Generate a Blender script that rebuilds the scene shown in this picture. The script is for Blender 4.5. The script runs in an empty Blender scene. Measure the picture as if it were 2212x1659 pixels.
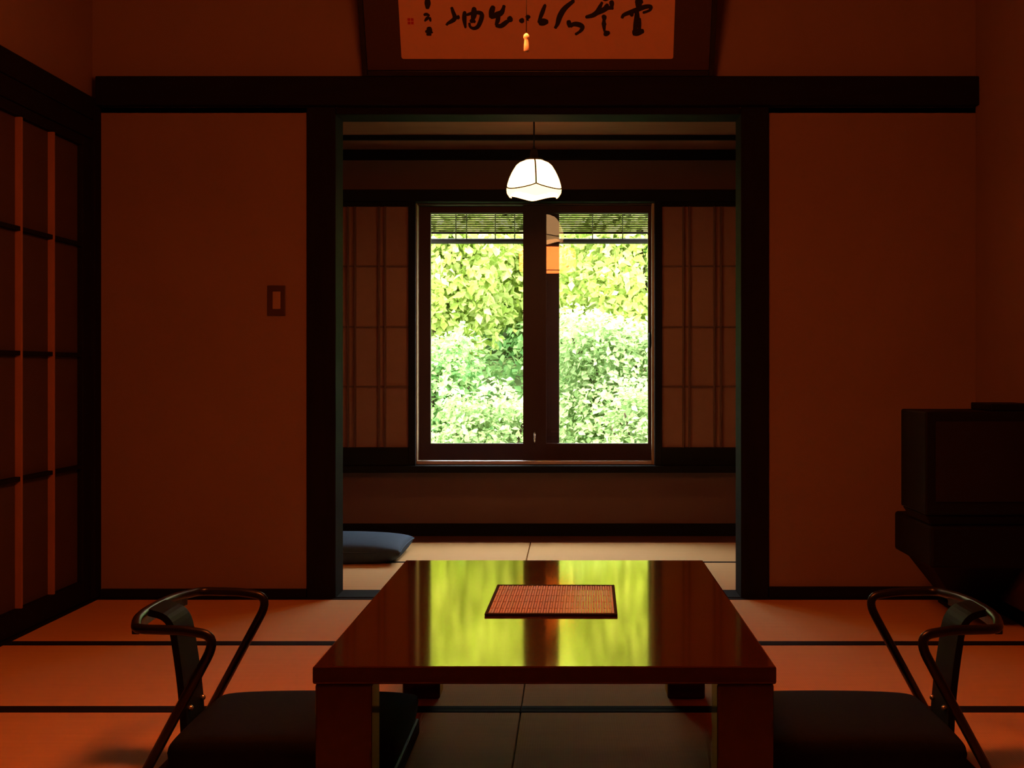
import bpy, bmesh, math, random
import numpy as np
from mathutils import Vector, Matrix

random.seed(7)
rng = np.random.default_rng(7)
S = bpy.context.scene
COL = S.collection

# ------------------------------------------------------------------ camera
F, VX, VY, EYE = 3000.0, 1235.0, 800.0, 0.835      # focal length in pixels, vanishing point, eye height
cd = bpy.data.cameras.new('camera')
cd.sensor_fit = 'HORIZONTAL'; cd.sensor_width = 36.0
cd.lens = 36.0 * F / 2212.0
cd.shift_x = -(VX - 1106.0) / 2212.0
cd.shift_y = -(829.5 - VY) / 2212.0
cd.clip_start = 0.02; cd.clip_end = 200
cam = bpy.data.objects.new('camera', cd); COL.objects.link(cam)
cam.location = (0, 0, EYE); cam.rotation_euler = (math.pi / 2, 0, 0)
S.camera = cam

# ------------------------------------------------------------------ light of the place: bright hazy sky and sun on the garden
SKY, SUN = 15.0, 12.0
w = bpy.data.worlds.new('world'); S.world = w; w.use_nodes = True
bg = w.node_tree.nodes['Background']
bg.inputs[0].default_value = (0.93, 0.97, 1.0, 1); bg.inputs[1].default_value = SKY
sd = bpy.data.lights.new('sun', 'SUN'); sd.energy = SUN; sd.angle = math.radians(2.0); sd.color = (1.0, 0.95, 0.82)
so = bpy.data.objects.new('sun', sd); COL.objects.link(so)
so.rotation_euler = (math.radians(38), 0, math.radians(-18))   # high, from behind the house on to the garden

vs = S.view_settings
vs.view_transform = 'Standard'; vs.look = 'None'; vs.gamma = 1.0; vs.use_curve_mapping = False
vs.exposure = 0.0
S.cycles.max_bounces = 8; S.cycles.diffuse_bounces = 5; S.cycles.glossy_bounces = 4
S.cycles.transparent_max_bounces = 12
S.cycles.sample_clamp_indirect = 6.0
S.cycles.use_denoising = True

ROOM_LAMP = 34.0          # glow of the pendant over the table
ROOM_LAMP_COL = (1.0, 0.165, 0.03)
HALL_BULB = 6.0          # bulb inside the glass shade by the window
HALL_BULB_COL = (1.0, 0.42, 0.14)

# ------------------------------------------------------------------ helpers
def wx(px, d): return (px - VX) * d / F
def wz(py, d): return EYE - (py - VY) * d / F

def new_obj(name, mesh, mat=None, parent=None, smooth=False):
    o = bpy.data.objects.new(name, mesh); COL.objects.link(o)
    if mat is not None: mesh.materials.append(mat)
    if parent is not None: o.parent = parent
    if smooth:
        for p in mesh.polygons: p.use_smooth = True
    return o

def empty(name, loc, label, cat, group=None, rotz=0.0):
    o = bpy.data.objects.new(name, None); COL.objects.link(o)
    o.location = loc; o.rotation_euler = (0, 0, rotz)
    o.empty_display_size = 0.05
    o['label'] = label; o['category'] = cat
    if group: o['group'] = group
    return o

def tag(o, label, cat=None, kind=None, group=None):
    o['label'] = label
    if cat: o['category'] = cat
    if kind: o['kind'] = kind
    if group: o['group'] = group
    return o

def bm_box(bm, x0, x1, y0, y1, z0, z1):
    v = [bm.verts.new(p) for p in ((x0,y0,z0),(x1,y0,z0),(x1,y1,z0),(x0,y1,z0),(x0,y0,z1),(x1,y0,z1),(x1,y1,z1),(x0,y1,z1))]
    for f in ((0,3,2,1),(4,5,6,7),(0,1,5,4),(1,2,6,5),(2,3,7,6),(3,0,4,7)):
        bm.faces.new([v[i] for i in f])
    return v

def bm_obj(name, bm, mat, parent=None, smooth=False, bevel=0.0, seg=2):
    if bevel > 0:
        bmesh.ops.bevel(bm, geom=list(bm.edges), offset=bevel, segments=seg, profile=0.5, affect='EDGES')
    bmesh.ops.recalc_face_normals(bm, faces=list(bm.faces))
    me = bpy.data.meshes.new(name); bm.to_mesh(me); bm.free()
    return new_obj(name, me, mat, parent, smooth)

def box(name, x, y, z, mat, parent=None, bevel=0.003, seg=2):
    """box in world metres; made relative to an unrotated parent"""
    ox = oy = oz = 0.0
    p = parent
    while p is not None:
        ox += p.location.x; oy += p.location.y; oz += p.location.z; p = p.parent
    bm = bmesh.new()
    bm_box(bm, x[0]-ox, x[1]-ox, y[0]-oy, y[1]-oy, z[0]-oz, z[1]-oz)
    return bm_obj(name, bm, mat, parent, bevel=bevel, seg=seg)

def boxes(name, lst, mat, parent=None, bevel=0.0):
    ox = oy = oz = 0.0
    p = parent
    while p is not None:
        ox += p.location.x; oy += p.location.y; oz += p.location.z; p = p.parent
    bm = bmesh.new()
    for x, y, z in lst:
        bm_box(bm, x[0]-ox, x[1]-ox, y[0]-oy, y[1]-oy, z[0]-oz, z[1]-oz)
    return bm_obj(name, bm, mat, parent, bevel=bevel)

def struct(o, label=None):
    o['kind'] = 'structure'
    if label: o['label'] = label
    return o

def round_path(pts, radii, n=8):
    """polyline with rounded corners"""
    out = [Vector(pts[0])]
    for i in range(1, len(pts) - 1):
        p, a, b = Vector(pts[i]), Vector(pts[i-1]), Vector(pts[i+1])
        r = radii[i] if isinstance(radii, (list, tuple)) else radii
        da, db = (a - p), (b - p)
        la = min(r, da.length * 0.48); lb = min(r, db.length * 0.48)
        s, e = p + da.normalized() * la, p + db.normalized() * lb
        for k in range(n + 1):
            t = k / n
            out.append(s * (1-t)**2 + p * 2*t*(1-t) + e * t*t)
    out.append(Vector(pts[-1]))
    return out

def bm_tube(bm, path, r, n=10, caps=True, flat=None):
    path = [Vector(p) for p in path]
    rr = r if isinstance(r, (list, tuple)) else [r] * len(path)
    up = None; rings = []
    for i, p in enumerate(path):
        t = (path[min(i+1, len(path)-1)] - path[max(i-1, 0)]).normalized()
        if up is None:
            up = Vector((0,0,1)) if abs(t.z) < 0.9 else Vector((0,1,0))
        up = (up - t * up.dot(t)).normalized()
        s = t.cross(up)
        rings.append([bm.verts.new(p + (s * math.cos(2*math.pi*k/n) + up * math.sin(2*math.pi*k/n)) * rr[i]) for k in range(n)])
    for a, b in zip(rings, rings[1:]):
        for k in range(n):
            bm.faces.new((a[k], a[(k+1) % n], b[(k+1) % n], b[k]))
    if caps:
        bm.faces.new(list(reversed(rings[0]))); bm.faces.new(rings[-1])

def tube(name, path, r, mat, parent=None, n=10):
    bm = bmesh.new(); bm_tube(bm, path, r, n)
    return bm_obj(name, bm, mat, parent, smooth=True)

def lathe(name, prof, mat, parent=None, n=32, cap=True, smooth=True):
    bm = bmesh.new(); rings = []
    for r, z in prof:
        rings.append([bm.verts.new((r*math.cos(2*math.pi*k/n), r*math.sin(2*math.pi*k/n), z)) for k in range(n)])
    for a, b in zip(rings, rings[1:]):
        for k in range(n): bm.faces.new((a[k], a[(k+1)%n], b[(k+1)%n], b[k]))
    if cap:
        bm.faces.new(rings[0]); bm.faces.new(rings[-1])
    return bm_obj(name, bm, mat, parent, smooth=smooth)

def copy_tree(o, parent=None):
    c = o.copy(); COL.objects.link(c); c.parent = parent
    for ch in o.children: copy_tree(ch, c)
    return c

# ------------------------------------------------------------------ materials
def mat(name, col, rough=0.6, spec=0.3, noise=0.0, nscale=8.0, stretch=(1,1,1), bump=0.0, bscale=120.0, metal=0.0, sheen=0.0):
    m = bpy.data.materials.new(name); m.use_nodes = True
    nt = m.node_tree; N = nt.nodes; L = nt.links
    b = N['Principled BSDF']
    b.inputs['Base Color'].default_value = (*col, 1)
    b.inputs['Roughness'].default_value = rough
    b.inputs['Specular IOR Level'].default_value = spec
    b.inputs['Metallic'].default_value = metal
    if noise > 0 or bump > 0:
        tc = N.new('ShaderNodeTexCoord'); mp = N.new('ShaderNodeMapping')
        mp.inputs['Scale'].default_value = stretch
        L.new(tc.outputs['Object'], mp.inputs['Vector'])
    if noise > 0:
        nz = N.new('ShaderNodeTexNoise'); nz.inputs['Scale'].default_value = nscale; nz.inputs['Detail'].default_value = 5
        L.new(mp.outputs[0], nz.inputs['Vector'])
        mx = N.new('ShaderNodeMix'); mx.data_type = 'RGBA'
        lo = tuple(max(0, c * (1 - noise)) for c in col); hi = tuple(min(1, c * (1 + noise)) for c in col)
        mx.inputs[6].default_value = (*lo, 1); mx.inputs[7].default_value = (*hi, 1)
        L.new(nz.outputs[0], mx.inputs[0]); L.new(mx.outputs[2], b.inputs['Base Color'])
    if bump > 0:
        n2 = N.new('ShaderNodeTexNoise'); n2.inputs['Scale'].default_value = bscale; n2.inputs['Detail'].default_value = 3
        L.new(mp.outputs[0], n2.inputs['Vector'])
        bp = N.new('ShaderNodeBump'); bp.inputs['Strength'].default_value = bump; bp.inputs['Distance'].default_value = 0.002
        L.new(n2.outputs[0], bp.inputs['Height']); L.new(bp.outputs[0], b.inputs['Normal'])
    return m

def emit_mat(name, col, strength):
    m = bpy.data.materials.new(name); m.use_nodes = True
    b = m.node_tree.nodes['Principled BSDF']
    b.inputs['Base Color'].default_value = (0.7, 0.6, 0.5, 1); b.inputs['Roughness'].default_value = 0.7
    b.inputs['Emission Color'].default_value = (*col, 1); b.inputs['Emission Strength'].default_value = strength
    return m

PLASTER = mat('clay_plaster', (0.26, 0.19, 0.15), 0.95, 0.05, noise=0.10, nscale=3.0, bump=0.35, bscale=260)
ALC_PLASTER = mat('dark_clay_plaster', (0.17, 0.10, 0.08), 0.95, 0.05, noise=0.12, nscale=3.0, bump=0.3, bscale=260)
CEIL = mat('cedar_ceiling', (0.19, 0.075, 0.042), 0.8, 0.1, noise=0.25, nscale=6, stretch=(0.6, 9, 9))
DARK = mat('dark_stained_timber', (0.012, 0.011, 0.010), 0.75, 0.03, noise=0.35, nscale=10, stretch=(4, 4, 0.5))
DARKX = mat('dark_stained_timber_lengthwise', (0.012, 0.011, 0.010), 0.75, 0.03, noise=0.35, nscale=10, stretch=(0.5, 4, 4))
SASH = mat('brown_sash', (0.034, 0.013, 0.012), 0.5, 0.25, noise=0.2, nscale=12, stretch=(3, 3, 0.4))
JAMB = mat('jamb_wood_daylight_tint', (0.36, 0.27, 0.15), 0.5, 0.3, noise=0.15, nscale=12, stretch=(3, 3, 0.4))  # lightened colour stands in for daylight falling on the jambs
ALU = mat('pale_aluminium', (0.62, 0.62, 0.60), 0.35, 0.5, metal=0.6)
BRASS = mat('bright_steel', (0.75, 0.72, 0.66), 0.25, 0.5, metal=0.9)
SHOJI_PAPER = mat('tan_shoji_paper', (0.25, 0.13, 0.085), 0.85, 0.1, noise=0.08, nscale=20)
SHOJI_WOOD = mat('shoji_lattice_wood', (0.11, 0.055, 0.036), 0.55, 0.25, noise=0.2, nscale=15, stretch=(2, 2, 0.4))
DOOR_PANEL = mat('dark_door_paper', (0.075, 0.055, 0.055), 0.8, 0.1, noise=0.12, nscale=10)
DOOR_SLAT = mat('red_brown_slat_lit_tint', (0.34, 0.18, 0.12), 0.55, 0.25, noise=0.2, nscale=15, stretch=(2, 2, 0.4))  # upright slats only: lamplight on their side faces put into the colour
BOARD = mat('red_brown_floor_board', (0.13, 0.050, 0.028), 0.4, 0.35, noise=0.3, nscale=8, stretch=(0.5, 6, 6))
HERI = mat('black_tatami_band', (0.016, 0.013, 0.011), 0.85, 0.03)
BLACK = mat('black_plastic', (0.006, 0.0065, 0.007), 0.6, 0.12)
SCREEN = mat('black_screen_glass', (0.006, 0.006, 0.007), 0.12, 0.5)
SWITCHP = mat('brown_switch_plate', (0.06, 0.035, 0.025), 0.4, 0.4)
SWITCHR = mat('tan_switch_rocker', (0.34, 0.24, 0.18), 0.4, 0.4)
CHAIRW = mat('black_lacquered_bentwood', (0.007, 0.0065, 0.006), 0.33, 0.32)
SPLAT = mat('matt_black_wood', (0.007, 0.0065, 0.006), 0.6, 0.08)
CHAIRC = mat('black_seat_fabric', (0.010, 0.011, 0.010), 0.9, 0.1, noise=0.3, nscale=60, bump=0.3, bscale=500)
NAVY = mat('navy_cushion_cotton', (0.045, 0.075, 0.115), 0.9, 0.1, noise=0.15, nscale=40, bump=0.3, bscale=500)
MATSLAT = mat('red_bamboo_slat', (0.46, 0.19, 0.085), 0.5, 0.3, noise=0.25, nscale=90, stretch=(1, 0.1, 1))
MATEDGE = mat('black_mat_binding', (0.03, 0.02, 0.015), 0.8, 0.1)
PAPER = mat('calligraphy_paper', (0.60, 0.36, 0.24), 0.9, 0.05, noise=0.05, nscale=15)
MOUNT = mat('dark_brown_mount_cloth', (0.060, 0.040, 0.040), 0.9, 0.05, noise=0.15, nscale=120)
INK = mat('black_ink', (0.012, 0.010, 0.009), 0.6, 0.2)
SEALINK = mat('red_seal_ink', (0.42, 0.04, 0.02), 0.8, 0.1)
KNOB = mat('ivory_plastic', (0.80, 0.72, 0.60), 0.35, 0.4)
BARK = mat('branch_bark', (0.07, 0.05, 0.03), 0.9, 0.1, noise=0.3, nscale=20)
BAMBOO = mat('green_brown_bamboo', (0.10, 0.115, 0.045), 0.6, 0.2, noise=0.3, nscale=30)
POLE = mat('dark_bamboo_pole', (0.035, 0.033, 0.022), 0.6, 0.2)
SOIL = mat('mossy_soil', (0.10, 0.13, 0.05), 0.95, 0.05, noise=0.4, nscale=3)
SEAM = mat('lead_seam', (0.03, 0.028, 0.02), 0.5, 0.3)
HALL_SHADE = emit_mat('lit_milk_glass', (1.0, 0.50, 0.20), 5.5)
HALL_PETAL = emit_mat('lit_cream_glass', (1.0, 0.50, 0.19), 4.4)
ROOM_SHADE = emit_mat('lit_paper_drum', ROOM_LAMP_COL, ROOM_LAMP)
ROOM_HOOD = emit_mat('lit_paper_hood', (1.0, 0.17, 0.03), 7.0)

def tatami_mat():
    m = mat('tatami_rush', (0.56, 0.37, 0.19), 0.85, 0.08)
    nt = m.node_tree; N = nt.nodes; L = nt.links; b = N['Principled BSDF']
    tc = N.new('ShaderNodeTexCoord'); sp = N.new('ShaderNodeSeparateXYZ'); L.new(tc.outputs['Object'], sp.inputs[0])
    nz = N.new('ShaderNodeTexNoise'); nz.inputs['Scale'].default_value = 5.0; nz.inputs['Detail'].default_value = 6
    mp = N.new('ShaderNodeMapping'); mp.inputs['Scale'].default_value = (1, 12, 1)
    L.new(tc.outputs['Object'], mp.inputs[0]); L.new(mp.outputs[0], nz.inputs['Vector'])
    mx = N.new('ShaderNodeMix'); mx.data_type = 'RGBA'
    mx.inputs[6].default_value = (0.61, 0.38, 0.155, 1); mx.inputs[7].default_value = (0.73, 0.465, 0.20, 1)
    L.new(nz.outputs[0], mx.inputs[0]); L.new(mx.outputs[2], b.inputs['Base Color'])
    wv = N.new('ShaderNodeTexWave'); wv.wave_type = 'BANDS'; wv.bands_direction = 'X'; wv.inputs['Scale'].default_value = 55
    L.new(tc.outputs['Object'], wv.inputs['Vector'])
    bp = N.new('ShaderNodeBump'); bp.inputs['Strength'].default_value = 0.25; bp.inputs['Distance'].default_value = 0.001
    L.new(wv.outputs['Fac'], bp.inputs['Height']); L.new(bp.outputs[0], b.inputs['Normal'])
    return m
TATAMI = tatami_mat()

def fac_schlick(N, L, f0, f90=1.0, power=5.0):
    lw = N.new('ShaderNodeLayerWeight'); lw.inputs['Blend'].default_value = 0.5
    pw = N.new('ShaderNodeMath'); pw.operation = 'POWER'; pw.inputs[1].default_value = power
    L.new(lw.outputs['Facing'], pw.inputs[0])
    ma = N.new('ShaderNodeMath'); ma.operation = 'MULTIPLY_ADD'; ma.inputs[1].default_value = f90 - f0; ma.inputs[2].default_value = f0
    L.new(pw.outputs[0], ma.inputs[0])
    return ma.outputs[0]

def glass_mat():
    m = bpy.data.materials.new('window_glass'); m.use_nodes = True
    nt = m.node_tree; N = nt.nodes; L = nt.links; N.remove(N['Principled BSDF'])
    tr = N.new('ShaderNodeBsdfTransparent'); tr.inputs[0].default_value = (0.985, 0.99, 0.985, 1)
    gl = N.new('ShaderNodeBsdfGlossy'); gl.inputs['Roughness'].default_value = 0.0
    mx = N.new('ShaderNodeMixShader')
    L.new(fac_schlick(N, L, 0.04), mx.inputs[0]); L.new(tr.outputs[0], mx.inputs[1]); L.new(gl.outputs[0], mx.inputs[2])
    L.new(mx.outputs[0], N['Material Output'].inputs[0])
    return m
GLASS = glass_mat()

def lacquer_mat():
    """red-brown wood under an amber lacquer"""
    m = bpy.data.materials.new('amber_lacquered_wood'); m.use_nodes = True
    nt = m.node_tree; N = nt.nodes; L = nt.links; N.remove(N['Principled BSDF'])
    tc = N.new('ShaderNodeTexCoord'); mp = N.new('ShaderNodeMapping'); mp.inputs['Scale'].default_value = (14, 0.9, 14)
    nz = N.new('ShaderNodeTexNoise'); nz.inputs['Scale'].default_value = 3; nz.inputs['Detail'].default_value = 6
    L.new(tc.outputs['Object'], mp.inputs[0]); L.new(mp.outputs[0], nz.inputs['Vector'])
    mc = N.new('ShaderNodeMix'); mc.data_type = 'RGBA'
    mc.inputs[6].default_value = (0.042, 0.016, 0.012, 1); mc.inputs[7].default_value = (0.068, 0.026, 0.018, 1)
    L.new(nz.outputs[0], mc.inputs[0])
    df = N.new('ShaderNodeBsdfDiffuse'); L.new(mc.outputs[2], df.inputs[0])
    gl = N.new('ShaderNodeBsdfGlossy'); gl.inputs[0].default_value = (0.93, 0.75, 0.26, 1); gl.inputs['Roughness'].default_value = 0.075
    mx = N.new('ShaderNodeMixShader')
    L.new(fac_schlick(N, L, 0.045, 1.0, 5.0), mx.inputs[0]); L.new(df.outputs[0], mx.inputs[1]); L.new(gl.outputs[0], mx.inputs[2])
    L.new(mx.outputs[0], N['Material Output'].inputs[0])
    return m
LACQ = lacquer_mat()

def leaf_mat(name, a, b_, trans=0.4):
    m = bpy.data.materials.new(name); m.use_nodes = True
    nt = m.node_tree; N = nt.nodes; L = nt.links; N.remove(N['Principled BSDF'])
    g = N.new('ShaderNodeNewGeometry')
    mc = N.new('ShaderNodeMix'); mc.data_type = 'RGBA'
    mc.inputs[6].default_value = (*a, 1); mc.inputs[7].default_value = (*b_, 1)
    L.new(g.outputs['Random Per Island'], mc.inputs[0])
    df = N.new('ShaderNodeBsdfDiffuse'); tl = N.new('ShaderNodeBsdfTranslucent')
    L.new(mc.outputs[2], df.inputs[0]); L.new(mc.outputs[2], tl.inputs[0])
    mx = N.new('ShaderNodeMixShader'); mx.inputs[0].default_value = trans
    L.new(df.outputs[0], mx.inputs[1]); L.new(tl.outputs[0], mx.inputs[2])
    L.new(mx.outputs[0], N['Material Output'].inputs[0])
    return m

# ------------------------------------------------------------------ the main room
XL, XR, YB, YN, CZ = -1.729, 1.483, 5.085, -0.71, 2.45
SEAMX = -0.125
OPL, OPR = -0.865, 0.620          # clear opening between the posts
AXL, AXR, AYB, ACZ = -1.45, 1.10, 7.0, 1.943   # window bay

floor = struct(box('floor', (XL-0.3, XR+0.2), (YN-0.2, AYB+0.1), (-0.16, -0.06), SOIL, bevel=0))
def tatami(x0, x1, y0, y1, along='x'):
    b = 0.030
    if along == 'x':
        m = box('tatami_mat', (x0+0.0015, x1-0.0015), (y0+b, y1-b), (-0.058, 0.0), TATAMI, floor, bevel=0.002)
        for ya, yb in ((y0+0.001, y0+b), (y1-b, y1-0.001)):
            box('edge_band', (x0+0.001, x1-0.001), (ya, yb), (-0.058, 0.0015), HERI, m, bevel=0.001, seg=1)
    else:
        m = box('tatami_mat', (x0+b, x1-b), (y0+0.0015, y1-0.0015), (-0.058, 0.0), TATAMI, floor, bevel=0.002)
        for xa, xb in ((x0+0.001, x0+b), (x1-b, x1-0.001)):
            box('edge_band', (xa, xb), (y0+0.001, y1-0.001), (-0.058, 0.0015), HERI, m, bevel=0.001, seg=1)
rows = [5.085, 4.246, 3.420, 2.594, 1.768, 0.942, 0.116, -0.71]
for ya, yb in zip(rows[1:], rows):
    tatami(XL, SEAMX, ya, yb); tatami(SEAMX, XR, ya, yb)
# mats and edge board of the window bay
tatami(AXL, -0.200, 5.245, 6.06); tatami(-0.200, AXR, 5.245, 6.06)
box('tatami_mat', (AXL, -0.2022), (6.062, 6.735), (-0.058, 0.0), TATAMI, floor, bevel=0.002)
box('tatami_mat', (-0.1978, AXR), (6.062, 6.735), (-0.058, 0.0), TATAMI, floor, bevel=0.002)
box('floor_board', (AXL, AXR), (6.737, AYB), (-0.058, 0.002), BOARD, floor)
box('threshold', (OPL, OPR), (5.086, 5.244), (-0.058, 0.004), DARKX, floor)
box('door_sill', (XL-0.12, XL-0.001), (YN, 5.085), (-0.058, 0.006), DARKX, floor)

# wall between room and window bay
struct(boxes('wall_back', [((XL-0.2, OPL-0.09), (5.10, 5.24), (-0.05, 1.80)),
                           ((OPR+0.09, XR+0.15), (5.10, 5.24), (-0.05, 1.80)),
                           ((XL-0.2, XR+0.15), (5.10, 5.24), (1.78, CZ))], PLASTER), 'brown clay plaster wall around the opening to the window bay')
struct(box('wall_right', (XR, XR+0.12), (YN-0.1, 5.10), (-0.05, CZ), PLASTER, bevel=0))
struct(box('wall_front', (XL-0.2, XR+0.12), (YN-0.12, YN), (-0.05, CZ), PLASTER, bevel=0))
wl = struct(boxes('wall_left', [((XL-0.20, XL-0.031), (YN-0.1, 5.12), (1.80, CZ)),
                                ((XL-0.24, XL-0.13), (YN-0.1, 5.24), (-0.05, 1.82))], PLASTER))
struct(box('ceiling', (XL-0.24, XR+0.12), (YN-0.12, 5.26), (CZ, CZ+0.1), CEIL, bevel=0))
for i, yy in enumerate((0.2, 1.2, 2.2, 3.2, 4.2)):
    box('ceiling_batten', (XL, XR), (yy-0.018, yy+0.018), (CZ-0.03, CZ), DARKX, bpy.data.objects['ceiling'])

def trim(n, x, y, z, m=DARK, label=None, bevel=0.004):
    return struct(box('trim_%d' % n, x, y, z, m, bevel=bevel), label)
trim(1, (OPL-0.106, OPL), (5.085, 5.255), (-0.05, 1.80), DARK, 'dark timber post left of the opening')
trim(2, (OPR, OPR+0.102), (5.085, 5.255), (-0.05, 1.80), DARK, 'dark timber post right of the opening')
trim(3, (XL-0.004, XR-0.001), (5.050, 5.10), (1.800, 1.906), DARKX, 'long dark picture rail across the back wall')
trim(4, (OPL+0.0005, OPR-0.0005), (5.092, 5.25), (1.7737, 1.7995), DARKX, 'dark lintel over the opening')
trim(5, (XL-0.030, XL+0.003), (5.030, 5.098), (0.006, 1.7985), DARK, 'dark corner post at the sliding doors')
trim(6, (XL-0.031, XL), (YN, 5.049), (1.742, 1.822), DARKX, 'dark picture rail above the sliding doors')
trim(7, (XL-0.125, XL-0.004), (YN, 5.029), (1.672, 1.741), DARKX, 'head track of the sliding doors')
struct(box('baseboard_left', (XL+0.004, OPL-0.107), (5.078, 5.099), (0.0016, 0.034), DARKX), 'low dark skirting left of the opening')
struct(box('baseboard_right', (OPR+0.103, XR-0.016), (5.078, 5.099), (0.0016, 0.042), DARKX), 'low dark skirting right of the opening')
struct(box('baseboard_side', (XR-0.015, XR), (YN, 5.098), (0.0016, 0.042), DARKX), 'low dark skirting along the right wall')

# sliding lattice doors along the left wall
def lattice_door(n, y0, y1, xf):
    """xf: room-side face of the frame"""
    root = bpy.data.objects.new('door_%d' % n, None); COL.objects.link(root)
    root.location = (xf, (y0+y1)/2, 0.006); struct(root, 'dark sliding lattice door in the left wall')
    z0, z1 = 0.0075, 1.671
    st = 0.088
    for a, b in ((y0, y0+st), (y1-st, y1)):
        box('stile', (xf-0.030, xf), (a, b), (z0, z1), DARK, root)
    box('rail', (xf-0.030, xf), (y0+st, y1-st), (z1-0.035, z1), DARKX, root)
    box('rail', (xf-0.030, xf), (y0+st, y1-st), (z0, z0+0.075), DARKX, root)
    box('panel', (xf-0.024, xf-0.020), (y0+st, y1-st), (z0+0.075, z1-0.035), DOOR_PANEL, root, bevel=0)
    c = (y1 - y0 - 2*st) / 3
    for k in (1, 2):
        yy = y0 + st + c * k
        box('upright_slat', (xf-0.020, xf+0.001), (yy-0.006, yy+0.006), (z0+0.075, z1-0.035), DOOR_SLAT, root, bevel=0.001)
    for zz in (0.492, 0.890, 1.283):
        for k in range(3):
            box('cross_slat', (xf-0.020, xf-0.002), (y0+st+c*k+(0.006 if k else 0), y0+st+c*(k+1)-(0.006 if k < 2 else 0)), (zz-0.007, zz+0.007), DARKX, root, bevel=0.001)
lattice_door(1, 4.030, 5.029, XL-0.010)
for k, y in enumerate((3.12, 2.21, 1.30, 0.39, -0.52)):
    lattice_door(k+2, y, y+0.999, XL-0.010 - (0.040 if k % 2 == 0 else 0.0))

# ------------------------------------------------------------------ the window bay
D = AYB
WX0, WX1 = wx(897, D), wx(1413, D)          # window opening
WZ0, WZ1 = wz(1003, D), wz(437, D)
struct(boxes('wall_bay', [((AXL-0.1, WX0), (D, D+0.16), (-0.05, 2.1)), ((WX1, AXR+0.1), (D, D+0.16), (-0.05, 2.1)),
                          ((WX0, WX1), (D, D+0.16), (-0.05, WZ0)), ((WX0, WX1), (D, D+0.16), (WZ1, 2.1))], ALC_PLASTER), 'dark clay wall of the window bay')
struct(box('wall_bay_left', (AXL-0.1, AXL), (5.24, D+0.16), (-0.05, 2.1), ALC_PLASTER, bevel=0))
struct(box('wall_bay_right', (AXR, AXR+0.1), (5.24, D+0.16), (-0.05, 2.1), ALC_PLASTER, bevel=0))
bc = struct(box('ceiling_bay', (AXL-0.1, AXR+0.1), (5.24, D+0.30), (ACZ, ACZ+0.16), CEIL, bevel=0), 'low cedar ceiling of the window bay')
for yy in (5.55, 6.05, 6.545):
    box('ceiling_batten', (AXL, AXR), (yy-0.012, yy+0.012), (ACZ-0.024, ACZ), DARKX, bc)
trim(8, (AXL, AXR), (D-0.035, D), (1.893, ACZ), DARKX, 'dark moulding under the bay ceiling')
trim(9, (AXL, AXR), (D-0.085, D), (1.676, 1.736), DARKX, 'dark head track over the window screens')
trim(10, (AXL, AXR), (D-0.095, D), (0.325, 0.3595), DARKX, 'dark window sill board of the bay')
struct(box('baseboard_bay', (AXL, AXR), (D-0.02, D), (0.002, 0.064), DARKX), 'dark skirting under the window')

# paper screens pushed to either side of the window
def screen(x0, x1, pairs, zlines, label):
    y = D - 0.055
    root = empty('shoji_screen', ((x0+x1)/2, y, 0.360), label, 'screen', 'paper screens beside the window')
    z0, z1 = 0.360, 1.6755
    yf, yk = y-0.015, y+0.015
    sw = 0.036
    box('stile', (x0, x0+sw), (yf, yk), (z0, z1), DARK, root)
    box('stile', (x1-sw, x1), (yf, yk), (z0, z1), DARK, root)
    box('rail', (x0+sw, x1-sw), (yf, yk), (z1-0.022, z1), DARKX, root)
    box('rail', (x0+sw, x1-sw), (yf, yk), (z0, z0+0.090), DARKX, root)
    box('paper', (x0+sw, x1-sw), (y+0.004, y+0.006), (z0+0.090, z1-0.022), SHOJI_PAPER, root, bevel=0)
    for p in pairs:
        box('upright_slat', (p-0.0045, p+0.0045), (yf+0.003, y+0.004), (z0+0.090, z1-0.022), SHOJI_WOOD, root, bevel=0.001, seg=1)
    for zz in zlines:
        box('cross_slat', (x0+sw, x1-sw), (y-0.006, y+0.003), (zz-0.004, zz+0.004), SHOJI_WOOD, root, bevel=0.001, seg=1)
    return root
d = D - 0.06
zl = [wz(v, d) for v in (575, 706, 835)]
lp = [wx(v, d) for v in (819, 832, 752, 767, 685, 700)]
rp = [wx(v, d) for v in (1476, 1489, 1543, 1557, 1611, 1625)]
screen(wx(650, d), wx(898, d), lp, zl, 'brown paper lattice screen left of the window')
screen(wx(1414, d), wx(1664, d), rp, zl, 'brown paper lattice screen right of the window')

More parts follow.
